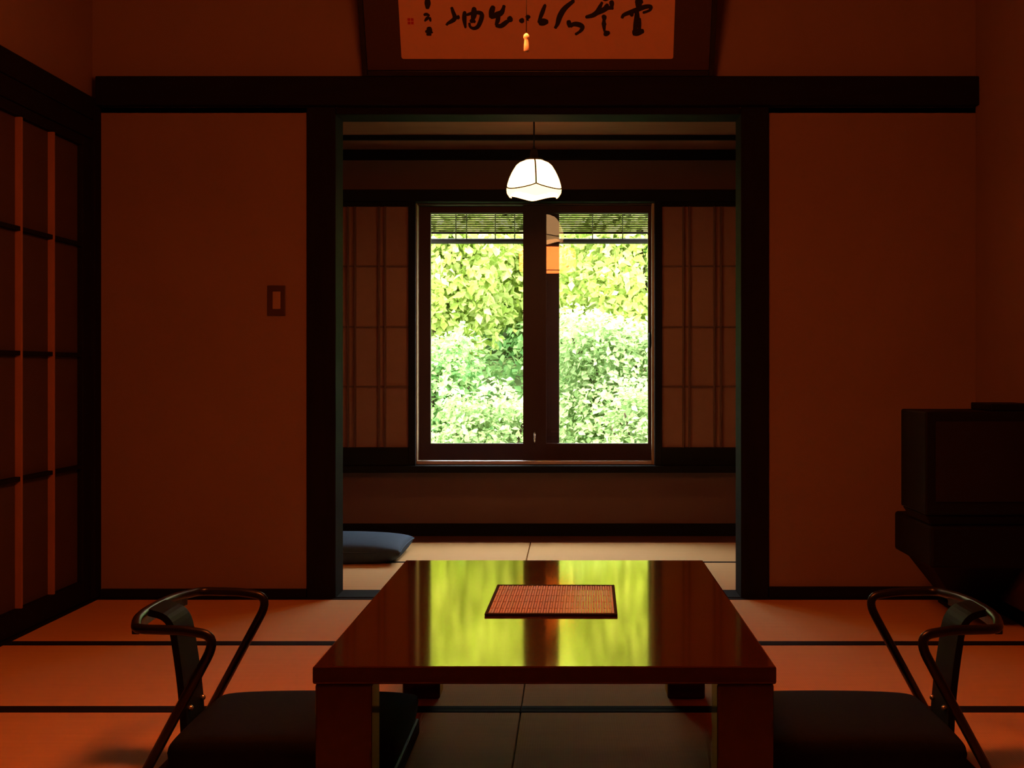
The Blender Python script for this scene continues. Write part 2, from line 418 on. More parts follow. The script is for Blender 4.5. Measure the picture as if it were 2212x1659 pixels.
# window
win = bpy.data.objects.new('window_1', None); COL.objects.link(win)
win.location = ((WX0+WX1)/2, D+0.05, WZ0); struct(win, 'two-pane sliding window looking on to a sunny green garden')
box('jamb', (WX0, WX0+0.010), (D-0.004, D+0.150), (WZ0, WZ1), JAMB, win, bevel=0.001)
box('jamb', (WX1-0.012, WX1), (D-0.004, D+0.150), (WZ0, WZ1), JAMB, win, bevel=0.001)
box('head', (WX0+0.010, WX1-0.012), (D+0.0, D+0.150), (WZ1-0.012, WZ1), SASH, win, bevel=0.001)
box('sill', (WX0+0.010, WX1-0.012), (D-0.010, D+0.150), (WZ0, WZ0+0.018), ALU, win, bevel=0.002)
def sash(px0, px1, g0, g1, y0, y1):
    dd = y0
    x0, x1, a, b = wx(px0, dd), wx(px1, dd), wx(g0, dd), wx(g1, dd)
    zb, zt = WZ0+0.0185, WZ1-0.0125
    ga, gb = wz(958, dd), wz(460, dd)
    bm = bmesh.new()
    bm_box(bm, x0, a, y0, y1, zb, zt); bm_box(bm, b, x1, y0, y1, zb, zt)
    bm_box(bm, a, b, y0, y1, zb, ga); bm_box(bm, a, b, y0, y1, gb, zt)
    for v in bm.verts: v.co -= win.location
    s = bm_obj('sash', bm, SASH, win)
    ym = (y0+y1)/2
    box('pane', (a, b), (ym-0.0015, ym+0.0015), (ga, gb), GLASS, s, bevel=0)
    return s
s_out = sash(905, 1208, 930, 1157, D+0.085, D+0.120)
s_in = sash(1130, 1408, 1180, 1400, D+0.035, D+0.070)
def at(px, py, dd): return Vector((wx(px, dd), dd, wz(py, dd)))
c = at(1155, 945, D+0.03) - win.location
tube('lock', round_path([c+Vector((0,0.005,-0.03)), c+Vector((0,-0.012,-0.02)), c+Vector((0,-0.012,0.02)), c+Vector((0,0.005,0.03))], 0.012), 0.005, BRASS, win)
c = at(1404, 735, D+0.03) - win.location
tube('latch', round_path([c+Vector((0,0.005,-0.035)), c+Vector((0.0,-0.014,-0.025)), c+Vector((0,-0.014,0.025)), c+Vector((0,0.005,0.035))], 0.012), 0.007, BLACK, win)

# ------------------------------------------------------------------ outside
def ground():
    nx, ny = 24, 40
    xs = np.linspace(-14, 14, nx); ys = np.linspace(7.16, 30, ny)
    vs_, fs = [], []
    for j, y in enumerate(ys):
        for i, x in enumerate(xs):
            t = max(0.0, y - 9.5)
            vs_.append((x, y, -0.25 + 0.33 * t + 0.10 * math.sin(x*1.3 + y) * min(1, t)))
    for j in range(ny-1):
        for i in range(nx-1):
            a = j*nx+i; fs.append((a, a+1, a+nx+1, a+nx))
    me = bpy.data.meshes.new('ground'); me.from_pydata(vs_, [], fs)
    return new_obj('ground', me, SOIL, None, True)
g = struct(ground(), 'mossy garden slope outside the window')
def ground_z(x, y):
    t = max(0.0, y - 9.5)
    return -0.25 + 0.33 * t + 0.10 * math.sin(x*1.3 + y) * min(1, t)

LEAF_YEL = leaf_mat('yellow_green_leaf', (0.30, 0.42, 0.07), (0.54, 0.61, 0.22), 0.5)
LEAF_MID = leaf_mat('fresh_green_leaf', (0.14, 0.32, 0.10), (0.36, 0.50, 0.19), 0.4)
LEAF_PALE = leaf_mat('pale_green_leaf', (0.24, 0.38, 0.14), (0.42, 0.52, 0.24), 0.4)
LEAF_DARK = leaf_mat('deep_green_leaf', (0.07, 0.17, 0.03), (0.20, 0.34, 0.07), 0.35)

def leaf_mesh(n, rx, ry, rz, size, hang=0.0, layers=0, shell=0.40):
    """n small pointed leaves spread through the crown of a shrub; two triangles each side of a folded midrib"""
    u = rng.normal(size=(n, 3)); u /= np.linalg.norm(u, axis=1)[:, None]
    r = (shell + (1 - shell) * rng.random(n)) ** 0.75
    clump = rng.normal(size=(40, 3)); clump /= np.linalg.norm(clump, axis=1)[:, None]
    near = (u @ clump.T).max(axis=1)
    r *= 0.80 + 0.24 * np.clip((near - 0.75) * 4, 0, 1)
    for _ in range(6):
        k = rng.normal(size=3) * 2.6
        r *= 1.0 + 0.085 * np.sin(u @ k * 1.6 + rng.random() * 6.28)
    q3 = np.sign(u) * np.abs(u) ** 0.72
    p = q3 * r[:, None] * np.array([rx, ry, rz])
    p *= np.array([rx, ry, rz]) / np.abs(p).max(axis=0)
    if layers:
        zz = p[:, 2] / rz
        q = np.round(zz * layers + 0.15*rng.normal(size=n)) / layers
        p[:, 2] = (q * 0.8 + zz * 0.2) * rz - 0.10 * rz * (p[:, 0]**2/rx**2 + p[:, 1]**2/ry**2)
    # leaf normal: outward and up, with scatter
    nrm = u * 0.55 + rng.normal(size=(n, 3)) * 0.65 + np.array([0, -0.15, 0.65 - hang])
    nrm /= np.linalg.norm(nrm, axis=1)[:, None]
    d0 = rng.normal(size=(n, 3)) + np.array([0, 0, -1.2 * hang]); t = d0 - nrm * (d0 * nrm).sum(axis=1)[:, None]
    t /= np.linalg.norm(t, axis=1)[:, None]
    s = np.cross(nrm, t)
    L = size * (0.65 + 0.7 * rng.random(n))[:, None]
    wd = L * 0.34
    base = p; tip = p + t * L - nrm * L * 0.12
    l = p + t * L * 0.45 + s * wd + nrm * L * 0.07; rr = p + t * L * 0.45 - s * wd + nrm * L * 0.07
    V = np.stack([base, l, tip, rr], axis=1).reshape(-1, 3)
    i0 = np.arange(n) * 4
    Fc = np.concatenate([np.stack([i0, i0+1, i0+2], 1), np.stack([i0, i0+2, i0+3], 1)])
    return V, Fc

def shrub(name, label, x, y, rx, ry, rz, zc, n, size, m, group, hang=0.0, layers=0):
    gz = ground_z(x, y)
    root = empty(name, (x, y, gz), label, 'tree' if 'tree' in name else 'shrub', group)
    V, Fc = leaf_mesh(n, rx, ry, rz, size, hang, layers)
    V[:, 2] += zc - gz
    me = bpy.data.meshes.new('foliage'); me.from_pydata(V.tolist(), [], Fc.tolist())
    o = new_obj('foliage', me, m, root); o['kind'] = 'stuff'
    bm = bmesh.new()
    for k in range(7):
        a = k * 2.4 + rng.random(); e = Vector((math.cos(a)*rx*0.6, math.sin(a)*ry*0.6, zc-gz + rz*(0.1+0.5*rng.random())))
        mid = Vector((e.x*0.35, e.y*0.35, (zc-gz)*0.55))
        bm_tube(bm, [Vector((e.x*0.06, e.y*0.06, -0.05)), mid, e], [0.022, 0.016, 0.006], 6)
    bm_obj('stems', bm, BARK, root, smooth=True)
    return root

G1, G2, G3 = 'low garden shrubs', 'leafy garden trees', 'hillside trees'
for x, lab in ((-1.60, 'pale low shrub far left below the window'), (-0.53, 'pale low shrub at the foot of the left window pane'),
               (0.54, 'pale low shrub at the foot of the right window pane'), (1.61, 'pale low shrub far right below the window')):
    shrub('low_shrub', lab, x, 9.15, 0.47, 0.36, 0.52, 0.28, 5500, 0.046, LEAF_PALE, G1)
shrub('layered_maple', 'pale green layered maple in the middle of the right window pane', 0.46, 10.15, 0.80, 0.52, 0.66, 0.76, 13000, 0.052, LEAF_PALE, G1, -0.1)
shrub('round_shrub', 'fresh green shrub in the middle of the left window pane', -1.12, 10.15, 0.66, 0.52, 0.60, 0.62, 10000, 0.050, LEAF_MID, G1, 0.1)
shrub('round_shrub', 'green shrub beyond the left screen', -2.85, 10.15, 0.75, 0.55, 0.6, 0.6, 4000, 0.07, LEAF_MID, G1)
shrub('round_shrub', 'green shrub beyond the right screen', 2.20, 10.15, 0.75, 0.55, 0.6, 0.6, 4000, 0.07, LEAF_MID, G1)
shrub('garden_tree', 'yellow-green tree filling the top of the left window pane', -1.30, 11.6, 0.95, 0.72, 1.12, 1.76, 14000, 0.075, LEAF_YEL, G2, 0.5)
shrub('garden_tree', 'yellow-green tree filling the top of the right window pane', 0.72, 11.6, 0.95, 0.72, 1.12, 1.80, 14000, 0.075, LEAF_YEL, G2, 0.4)
shrub('garden_tree', 'green tree on the slope beyond the left screen', -3.35, 11.6, 1.0, 0.75, 1.1, 1.8, 5000, 0.09, LEAF_MID, G2, 0.2)
shrub('garden_tree', 'green tree on the slope beyond the right screen', 2.75, 11.6, 1.0, 0.75, 1.1, 1.8, 5000, 0.09, LEAF_MID, G2, 0.2)
for x, lab in ((-2.72, 'bright tree on the upper slope far to the left'), (-0.30, 'bright tree on the slope seen between the two yellow-green trees'), (2.12, 'bright tree on the upper slope far to the right')):
    shrub('slope_tree', lab, x, 13.3, 1.10, 0.8, 1.15, 2.1, 9000, 0.09, LEAF_YEL if x > -1 and x < 1 else LEAF_MID, G2, 0.3)
for x, lab in ((-4.45, 'deep green hillside tree far to the left'), (-1.55, 'deep green hillside tree behind the left window pane'),
               (1.22, 'deep green hillside tree behind the right window pane'), (4.25, 'deep green hillside tree far to the right')):
    shrub('hillside_tree', lab, x, 15.3, 1.26, 1.0, 1.35, 2.6, 8000, 0.12, LEAF_DARK, G3, 0.2)

def ground_cover():
    """knee-high leaves all over the slope between the shrubs"""
    n = 26000
    x = rng.uniform(-3.6, 3.4, n); y = rng.uniform(10.0, 15.5, n)
    hump = 0.10 + 0.12*np.sin(x*3.1+y*1.7) + 0.08*np.sin(x*7.3-y*4.1)
    z = np.array([ground_z(a, b) for a, b in zip(x, y)]) + rng.random(n) * (0.22 + hump)
    V, Fc = leaf_mesh(n, 1, 1, 1, 0.075, 0.1)
    V = V.reshape(n, 4, 3); V = V - V[:, :1, :] + np.stack([x, y, z], 1)[:, None, :]
    me = bpy.data.meshes.new('ground_cover'); me.from_pydata(V.reshape(-1, 3).tolist(), [], Fc.tolist())
    o = new_obj('ground_cover', me, LEAF_MID, g)
    return tag(o, 'low leafy green ground cover', None, 'stuff')
ground_cover()

# bamboo blind with its pole under the eave
yb = 7.36
bl = empty('bamboo_blind', (wx(1165, yb), yb, wz(521, yb)), 'rolled-up green bamboo blind above its dark pole outside the window', 'blind')
bx0, bx1 = wx(860, yb), wx(1460, yb)
zz0, zz1 = wz(501, yb), 2.02
bm = bmesh.new()
nsl = int((zz1 - zz0) / 0.0095)
for k in range(nsl):
    z = zz0 + k*0.0095 - bl.location.z
    bm_tube(bm, [(bx0-bl.location.x, 0.001*math.sin(k*3.1), z), (bx1-bl.location.x, 0.001*math.cos(k*2.3), z)], 0.0041, 5)
o = bm_obj('slats', bm, BAMBOO, bl); o['kind'] = 'stuff'
tube('hem_rod', [(bx0-bl.location.x, 0, zz0-0.006-bl.location.z), (bx1-bl.location.x, 0, zz0-0.006-bl.location.z)], 0.005, POLE, bl, 8)
tube('pole', [(bx0-0.1-bl.location.x, 0, 0), (bx1+0.1-bl.location.x, 0, 0)], 0.0145, POLE, bl, 12)
for px in (985, 1008, 1070, 1112, 1280, 1345):
    tube('cord', [(wx(px, yb)-bl.location.x, -0.006, 0.0), (wx(px, yb)-bl.location.x, -0.006, zz1-bl.location.z)], 0.003, BAMBOO, bl, 6)
ev = struct(boxes('eave', [((-2.6, 2.3), (7.16, 7.62), (2.02, 2.10))], DARKX), 'dark eave over the window')

# ------------------------------------------------------------------ low table
TX0, TX1, TY0, TY1, TZ = -0.4335, 0.3425, 2.320, 3.622, 0.340
tb = empty('low_table', ((TX0+TX1)/2, (TY0+TY1)/2, 0.0), 'low red-brown lacquered table reflecting the window', 'table')
box('tabletop', (TX0, TX1), (TY0, TY1), (TZ-0.030, TZ), LACQ, tb, bevel=0.004, seg=3)
lw = 0.095
for xa in (TX0+0.004, TX1-0.004-lw):
    for ya in (TY0+0.004, TY1-0.004-lw):
        box('leg', (xa, xa+lw), (ya, ya+lw), (0.0017, TZ-0.0302), LACQ, tb, bevel=0.004)
for xa in (TX0+0.03, TX1-0.05):
    box('side_rail', (xa, xa+0.02), (TY0+0.1, TY1-0.1), (TZ-0.060, TZ-0.0302), LACQ, tb)

# ------------------------------------------------------------------ placemat
pm = empty('placemat', (-0.039, 2.984, TZ), 'red-brown bamboo slat placemat bound in black on the low table', 'placemat', rotz=math.radians(-0.8))
hw, hd, th = 0.134, 0.191, 0.004
bm = bmesh.new(); n = 46; iw = hw - 0.006
for k in range(n):
    xa = -iw + 2*iw*k/n
    z = th + (0.0006 if k % 2 else 0.0)
    bm_box(bm, xa+0.0006, xa+2*iw/n-0.0006, -hd+0.010, hd-0.010, 0.0005, z)
o = bm_obj('slats', bm, MATSLAT, pm); o['kind'] = 'stuff'
for s in (-1, 1):
    bm = bmesh.new(); bm_box(bm, -hw, hw, s*hd - (0.012 if s > 0 else 0), s*hd + (0 if s > 0 else 0.012), 0.0002, th+0.0012)
    bm_obj('binding', bm, MATEDGE, pm, bevel=0.0008, seg=1)
    bm = bmesh.new(); bm_box(bm, s*hw - (0.006 if s > 0 else 0), s*hw + (0 if s > 0 else 0.006), -hd+0.012, hd-0.012, 0.0002, th+0.0010)
    bm_obj('binding', bm, MATEDGE, pm, bevel=0.0008, seg=1)
bm = bmesh.new()
for yy in (-0.12, -0.04, 0.04, 0.12): bm_box(bm, -iw, iw, yy-0.0008, yy+0.0008, th, th+0.0009)
o = bm_obj('stitching', bm, MATSLAT, pm); o['kind'] = 'stuff'

# ------------------------------------------------------------------ legless armchairs
def cushion_mesh(hx, hy, z0, z1, name, m, parent, pinch=0.0, n=22, puff=0.35):
    """rounded pad: superellipse outline, crowned top"""
    bm = bmesh.new(); grid = {}
    zm = (z0+z1)/2; hh = (z1-z0)/2
    for side in (1, -1):
        for i in range(n+1):
            for j in range(n+1):
                u, v = -1+2*i/n, -1+2*j/n
                u2, v2 = math.sin(u*math.pi/2), math.sin(v*math.pi/2)
                edge = max(0.0, (1-u2*u2)) ** puff * max(0.0, (1-v2*v2)) ** puff
                rimx = 1 - pinch * (1 - v2*v2) * 1.0; rimy = 1 - pinch * (1 - u2*u2)
                key = (i, j, side if (0 < i < n and 0 < j < n) else 0)
                if key not in grid:
                    grid[key] = bm.verts.new((u2*hx*rimx, v2*hy*rimy, zm + side*hh*edge if side > 0 else zm - hh*min(1, edge*1.6)))
        for i in range(n):
            for j in range(n):
                q = [grid[(a, b, side if (0 < a < n and 0 < b < n) else 0)] for a, b in ((i,j),(i+1,j),(i+1,j+1),(i,j+1))]
                if side < 0: q.reverse()
                try: bm.faces.new(q)
                except ValueError: pass
    return bm_obj(name, bm, m, parent, smooth=True)

def armchair(name, label, loc):
    c = empty(name, loc, label, 'chair', 'legless armchairs at the low table')
    w2, xr, xf, za = 0.225, -0.256, -0.112, 0.326     # half width, rear, arm tip, arm height
    bm = bmesh.new(); bm_box(bm, -0.232, 0.250, -0.222, 0.222, 0.0017, 0.040)
    bm_obj('seat_board', bm, SPLAT, c, bevel=0.006)
    cu = cushion_mesh(0.224, 0.217, 0.0405, 0.118, 'cushion', CHAIRC, c, puff=0.16)
    cu.location.x = 0.024
    yo = w2 + 0.010
    pts = [(xr+0.004, -yo, 0.020), (xf+0.018, -yo, za-0.012), (xf-0.05, -yo, za), (xr, -yo, za+0.002), (xr-0.036, -0.11, za+0.005),
           (xr-0.036, 0.11, za+0.005), (xr, yo, za+0.002), (xf-0.05, yo, za), (xf+0.018, yo, za-0.012), (xr+0.004, yo, 0.020)]
    pth = round_path([Vector(p) for p in pts], [0, 0.05, 0.02, 0.025, 0.09, 0.09, 0.025, 0.02, 0.05, 0], 8)
    bm = bmesh.new(); bm_tube(bm, pth, 0.0098, 12)
    bm_obj('arm_frame', bm, CHAIRW, c, smooth=True)
    # back rest: a bent board rising behind the seat, curling back under the rail
    bm = bmesh.new()
    prof = round_path([Vector((xr+0.050, 0, 0.0405)), Vector((xr+0.044, 0, 0.16)), Vector((xr+0.020, 0, 0.318)), Vector((xr-0.040, 0, 0.333))], [0, 0.08, 0.04, 0], 7)
    rows_ = []
    for i, p in enumerate(prof):
        t_ = (prof[min(i+1, len(prof)-1)] - prof[max(i-1, 0)]).normalized(); nn = Vector((t_.z, 0, -t_.x))
        hw_ = 0.070 - 0.010 * i / len(prof)
        rows_.append([bm.verts.new((p.x + nn.x*d_, yy, p.z + nn.z*d_)) for d_, yy in ((0.007, -hw_), (0.007, hw_), (-0.007, hw_), (-0.007, -hw_))])
    for a, b in zip(rows_, rows_[1:]):
        for k in range(4): bm.faces.new((a[k], a[(k+1)%4], b[(k+1)%4], b[k]))
    bm.faces.new(rows_[0]); bm.faces.new(rows_[-1])
    bm_obj('back_splat', bm, SPLAT, c)
    # curved back board along the rail
    bm = bmesh.new(); rr = []
    for k in range(13):
        t = -1 + 2*k/12
        x = xr - 0.037 + 0.020*t*t
        rr.append([bm.verts.new((x+dx, t*0.175, z)) for dx, z in ((0.006, 0.306), (0.006, 0.336), (-0.010, 0.336), (-0.010, 0.306))])
    for a, b in zip(rr, rr[1:]):
        for k in range(4): bm.faces.new((a[k], a[(k+1)%4], b[(k+1)%4], b[k]))
    bm.faces.new(rr[0]); bm.faces.new(rr[-1])
    bm_obj('back_board', bm, CHAIRW, c, bevel=0.002)
    for (x, y, z) in ((xr+0.012, -w2-0.020, 0.040), (xr+0.016, w2+0.000, 0.045), (xr+0.056, -0.048, 0.128), (xr+0.056, 0.048, 0.128)):
        bm = bmesh.new()
        bmesh.ops.create_uvsphere(bm, u_segments=12, v_segments=8, radius=0.0065)
        for v in bm.verts: v.co += Vector((x, y, z))
        o = bm_obj('bolt', bm, BRASS, c, smooth=True); o['label'] = 'bright steel bolt'
    return c
chair = armchair('legless_armchair', 'black bentwood legless armchair left of the low table', (-0.598, 2.955, 0.0))
ch2 = copy_tree(chair)
ch2.location = (0.580, 2.955, 0.0); ch2.rotation_euler = (0, 0, math.pi)
ch2['label'] = 'black bentwood legless armchair right of the low table'

# ------------------------------------------------------------------ floor cushion in the window bay
fc = empty('floor_cushion', (-1.050, 6.20, 0.0017), 'dark blue square floor cushion on the mats of the window bay', 'cushion')
cushion_mesh(0.315, 0.262, 0.0, 0.105, 'pad', NAVY, fc, pinch=0.03, n=26, puff=0.30)
pts = []
for k in range(81):
    a = k/80*4; sidx = int(a) % 4; t = (a % 1)*2-1
    px, py = {0: (t, -1), 1: (1, t), 2: (-t, 1), 3: (-1, -t)}[sidx]
    pts.append((px*0.315*(1-0.03*(1-py*py)), py*0.262*(1-0.03*(1-px*px)), 0.0525))
tube('piping', pts, 0.004, NAVY, fc, 6)

# ------------------------------------------------------------------ television in the corner
ty = 4.30                                     # front of the set
st = empty('television_stand', (1.38, 4.86, 0.0), 'black pedestal television stand tapering to a small foot in the corner', 'stand')
def loft(name, sections, m, parent, bevel=0.004):
    bm = bmesh.new(); rr = []
    L0 = parent.location
    for (x0, x1, y0, y1, z) in sections:
        rr.append([bm.verts.new((x-L0.x, y-L0.y, z-L0.z)) for x, y in ((x0,y0),(x1,y0),(x1,y1),(x0,y1))])
    for a, b in zip(rr, rr[1:]):
        for k in range(4): bm.faces.new((a[k], a[(k+1)%4], b[(k+1)%4], b[k]))
    bm.faces.new(list(reversed(rr[0]))); bm.faces.new(rr[-1])
    return bm_obj(name, bm, m, parent, bevel=bevel)
yr = 4.78                                     # rear of the deck
sx0, sx1 = wx(1932, yr), 1.462
dz0, dz1 = wz(1186, yr), wz(1103, yr)
loft('foot', [(1.315, 1.450, 4.76, 4.99, 0.0017), (1.315, 1.450, 4.76, 4.99, 0.022)], BLACK, st)
loft('pedestal', [(1.325, 1.445, 4.77, 4.98, 0.0222), (sx0+0.03, sx1-0.01, ty+0.12, yr-0.005, dz0-0.0004)], BLACK, st)
box('deck', (sx0, sx1), (ty, yr), (dz0, dz1), BLACK, st, bevel=0.010)
z0, z1 = dz1+0.0005, wz(883, 4.62)
tv = empty('television', (1.28, 4.5, z0), 'boxy black television standing on its pedestal stand in the right corner', 'television')
tx0, tx1 = wx(1946, 4.62), 1.458
loft('base', [(tx0+0.022, tx1-0.02, ty+0.02, 4.60, z0), (tx0+0.004, tx1-0.006, ty+0.01, 4.615, z0+0.032)], BLACK, tv)
loft('cabinet', [(tx0, tx1, ty, 4.62, z0+0.0325), (tx0, tx1, ty, 4.62, z1)], BLACK, tv, bevel=0.006)
loft('tube_housing', [(tx0+0.07, tx1-0.05, 4.621, 4.77, z0+0.05), (tx0+0.09, tx1-0.07, 4.621, 4.74, z1-0.04)], BLACK, tv, bevel=0.006)
box('screen', (tx0+0.03, tx1-0.03), (ty-0.004, ty+0.002), (z0+0.075, z1-0.03), SCREEN, tv, bevel=0.001)
sb = box('set_top_box', (wx(2097, 4.58), 1.455), (4.36, 4.58), (z1+0.0005, z1+0.0225), BLACK, bevel=0.003)
tag(sb, 'flat black box lying on top of the television', 'set-top box')

# ------------------------------------------------------------------ wall switch
yw = 5.10
sw_ = empty('light_switch', (wx(597.5, yw), yw, wz(649, yw)), 'small brown light switch on the left wall panel', 'switch')
box('plate', (wx(578, yw), wx(617, yw)), (yw-0.007, yw), (wz(682, yw), wz(617, yw)), SWITCHP, sw_, bevel=0.002)
rk = box('rocker', (wx(590, yw), wx(607, yw)), (yw-0.011, yw-0.0072), (wz(668, yw), wz(630, yw)), SWITCHR, sw_, bevel=0.0015)
rk['label'] = 'pale rocker of the switch'

# ------------------------------------------------------------------ framed calligraphy leaning forward above the picture rail
TILT = math.radians(27)
O = Vector((wx(1163, 5.03), 5.045, 1.9075))                # bottom middle of the frame
eu, ev_ = Vector((1, 0, 0)), Vector((0, -math.sin(TILT), math.cos(TILT)))
nrm = Vector((0, -math.cos(TILT), -math.sin(TILT)))        # towards the room
R = Matrix((eu, ev_, nrm)).transposed().to_4x4()           # local x,y in the plane, z out of it
pic = empty('framed_calligraphy', O, 'framed brush calligraphy on warm paper leaning over the picture rail', 'picture')
pic.rotation_euler = R.to_euler()
def uv(px, py, off=0.0):
    dirv = Vector(((px-VX)/F, 1.0, -(py-VY)/F)); o0 = Vector((0, 0, EYE))
    t = ((O + nrm*off) - o0).dot(nrm) / dirv.dot(nrm)
    p = o0 + dirv*t - O
    return p.dot(eu), p.dot(ev_)
def lbox(name, x0, x1, y0, y1, z0, z1, m, bevel=0.002):
    bm = bmesh.new(); bm_box(bm, x0, x1, y0, y1, z0, z1)
    return bm_obj(name, bm, m, pic, bevel=bevel)
fw = uv(1543, 130)[0]; fl = uv(782, 130)[0]; fh = 0.47; ft = 0.018
pl, pr = uv(866, 100)[0], uv(1455, 100)[0]; pb = uv(1160, 127)[1]; pt = fh - pb*0.9
lbox('mount', fl+ft, fw-ft, ft, fh-ft, -0.012, 0.0, MOUNT, 0.001)
lbox('frame_rail', fl, fl+ft, 0, fh, -0.014, 0.012, CHAIRW)
lbox('frame_rail', fw-ft, fw, 0, fh, -0.014, 0.012, CHAIRW)
lbox('frame_rail', fl+ft, fw-ft, 0, ft, -0.014, 0.012, CHAIRW)
lbox('frame_rail', fl+ft, fw-ft, fh-ft, fh, -0.014, 0.012, CHAIRW)
bm = bmesh.new(); cr = 0.008; ol = []
for cx, cy, a0 in ((pr-cr, pb+cr, -90), (pr-cr, pt-cr, 0), (pl+cr, pt-cr, 90), (pl+cr, pb+cr, 180)):
    for k in range(6):
        a = math.radians(a0 + 18*k); ol.append((cx+cr*math.cos(a), cy+cr*math.sin(a)))
va = [bm.verts.new((x, y, 0.0002)) for x, y in ol]; vb = [bm.verts.new((x, y, 0.0020)) for x, y in ol]
bm.faces.new(list(reversed(va))); bm.faces.new(vb)
for k in range(len(ol)): bm.faces.new((va[k], va[(k+1) % len(ol)], vb[(k+1) % len(ol)], vb[k]))
bm_obj('paper', bm, PAPER, pic)

def stroke(bm, pts, wpx, z=0.0024):
    """brush stroke: smooth ribbon with swelling width; points in photograph pixels"""
    P = [Vector((*uv(x, y, 0.002), z)) for x, y in pts]
    dense = []
    for i in range(len(P)-1):
        p0, p1, p2, p3 = P[max(i-1, 0)], P[i], P[i+1], P[min(i+2, len(P)-1)]
        for k in range(6):
            t = k/6
            dense.append(0.5*((2*p1)+(-p0+p2)*t+(2*p0-5*p1+4*p2-p3)*t*t+(-p0+3*p1-3*p2+p3)*t**3))
    dense.append(P[-1])
    hw0 = wpx/2*5.05/F; m = len(dense); prev = None
    for i, p in enumerate(dense):
        t = dense[min(i+1, m-1)] - dense[max(i-1, 0)]
        if t.length < 1e-9: t = Vector((1, 0, 0))
        t.normalize(); s = Vector((-t.y, t.x, 0))
        k = i/(m-1); wq = hw0*(0.62+0.5*math.sin(math.pi*min(1, k*1.15)))*(1 if 0 < i < m-1 else 0.45)
        a, b = bm.verts.new(p+s*wq), bm.verts.new(p-s*wq)
        if prev: bm.faces.new((prev[0], a, b, prev[1]))
        prev = (a, b)
def A(x0, lst): return [(x0 + x/7.373, y/7.373) for x, y in lst]
GLYPHS = [   # one list of strokes for each character: (points in a zoomed crop, brush width)
 (860, [([(850,110),(875,190),(902,265),(890,310),(840,345),(790,375),(768,405)], 34), ([(930,255),(950,275),(975,300)], 34),
        ([(1062,175),(1055,300),(1075,450)], 34), ([(1210,110),(1205,240),(1180,330)], 44),
        ([(1085,240),(1200,205),(1305,205),(1335,250),(1312,340),(1268,425),(1205,452),(1148,425),(1135,360)], 34), ([(1145,350),(1190,330),(1230,360)], 34)]),
 (860, [([(1520,90),(1490,185),(1468,285)], 42), ([(1465,280),(1560,240),(1650,195),(1692,80)], 44), ([(1605,225),(1585,330),(1552,405)], 34),
        ([(1548,405),(1640,412),(1735,345),(1800,320)], 36), ([(1755,265),(1785,305),(1812,345)], 40)]),
 (860, [([(1950,295),(1970,330),(1990,365)], 40), ([(2040,300),(2070,285),(2085,300)], 46)]),
 (1150, [([(208,65),(150,220),(92,365)], 32), ([(95,365),(180,350),(255,345)], 54)]),
 (1150, [([(670,5),(520,130),(440,255),(400,380),(358,455)], 42), ([(572,320),(585,380),(592,440)], 36), ([(600,430),(650,388),(725,388),(795,425),(770,490),(680,552)], 38)]),
 (1150, [([(842,275),(960,245),(1035,190),(1080,100),(1115,30)], 38), ([(1015,225),(1120,165),(1200,125),(1295,135)], 40), ([(1255,5),(1265,60),(1268,130)], 36), ([(1205,60),(1165,120),(1110,185)], 32),
         ([(1110,295),(1145,285),(1180,290)], 50), ([(1105,395),(1140,390),(1175,400)], 42), ([(1140,300),(1140,400),(1150,510)], 30), ([(1135,525),(1180,530),(1235,512)], 44), ([(1130,-60),(1160,-20),(1240,-30)], 36)]),
 (1150, [([(1702,-90),(1695,40),(1685,150)], 54), ([(1640,10),(1700,35),(1765,25)], 40), ([(1425,295),(1455,240),(1560,195),(1680,150),(1800,108),(1885,108),(1865,165),(1755,205)], 36),
         ([(1560,190),(1580,225),(1590,265)], 34), ([(1665,160),(1665,300),(1645,420),(1620,505)], 44), ([(1705,280),(1700,400),(1715,470)], 34), ([(1590,525),(1680,510),(1780,492)], 56), ([(1600,-110),(1700,-95),(1800,-110)], 40)]),
 (860, [([(468,-20),(470,60),(465,145)], 46), ([(405,240),(455,228),(505,252)], 24), ([(490,262),(455,300),(420,340)], 24), ([(505,270),(510,310),(520,345)], 20),
        ([(488,425),(500,490),(500,560)], 42), ([(430,505),(490,500),(555,522)], 26), ([(450,550),(490,545),(530,560)], 24)]),
]
for x0, strokes in GLYPHS:
    bm = bmesh.new()
    for k, (lst, wd) in enumerate(strokes): stroke(bm, A(x0, lst), 1.9*wd/7.373, 0.0023 + 0.00008*k)
    bm_obj('brush_character', bm, INK, pic)
bm = bmesh.new()
(sx, sy) = uv(887, 46, 0.002)
for dx, dy in ((-0.006, 0.006), (0.006, 0.006), (-0.006, -0.006), (0.006, -0.006)):
    bm_box(bm, sx+dx-0.005, sx+dx+0.005, sy+dy-0.005, sy+dy+0.005, 0.0021, 0.0023)
o = bm_obj('red_seal', bm, SEALINK, pic)

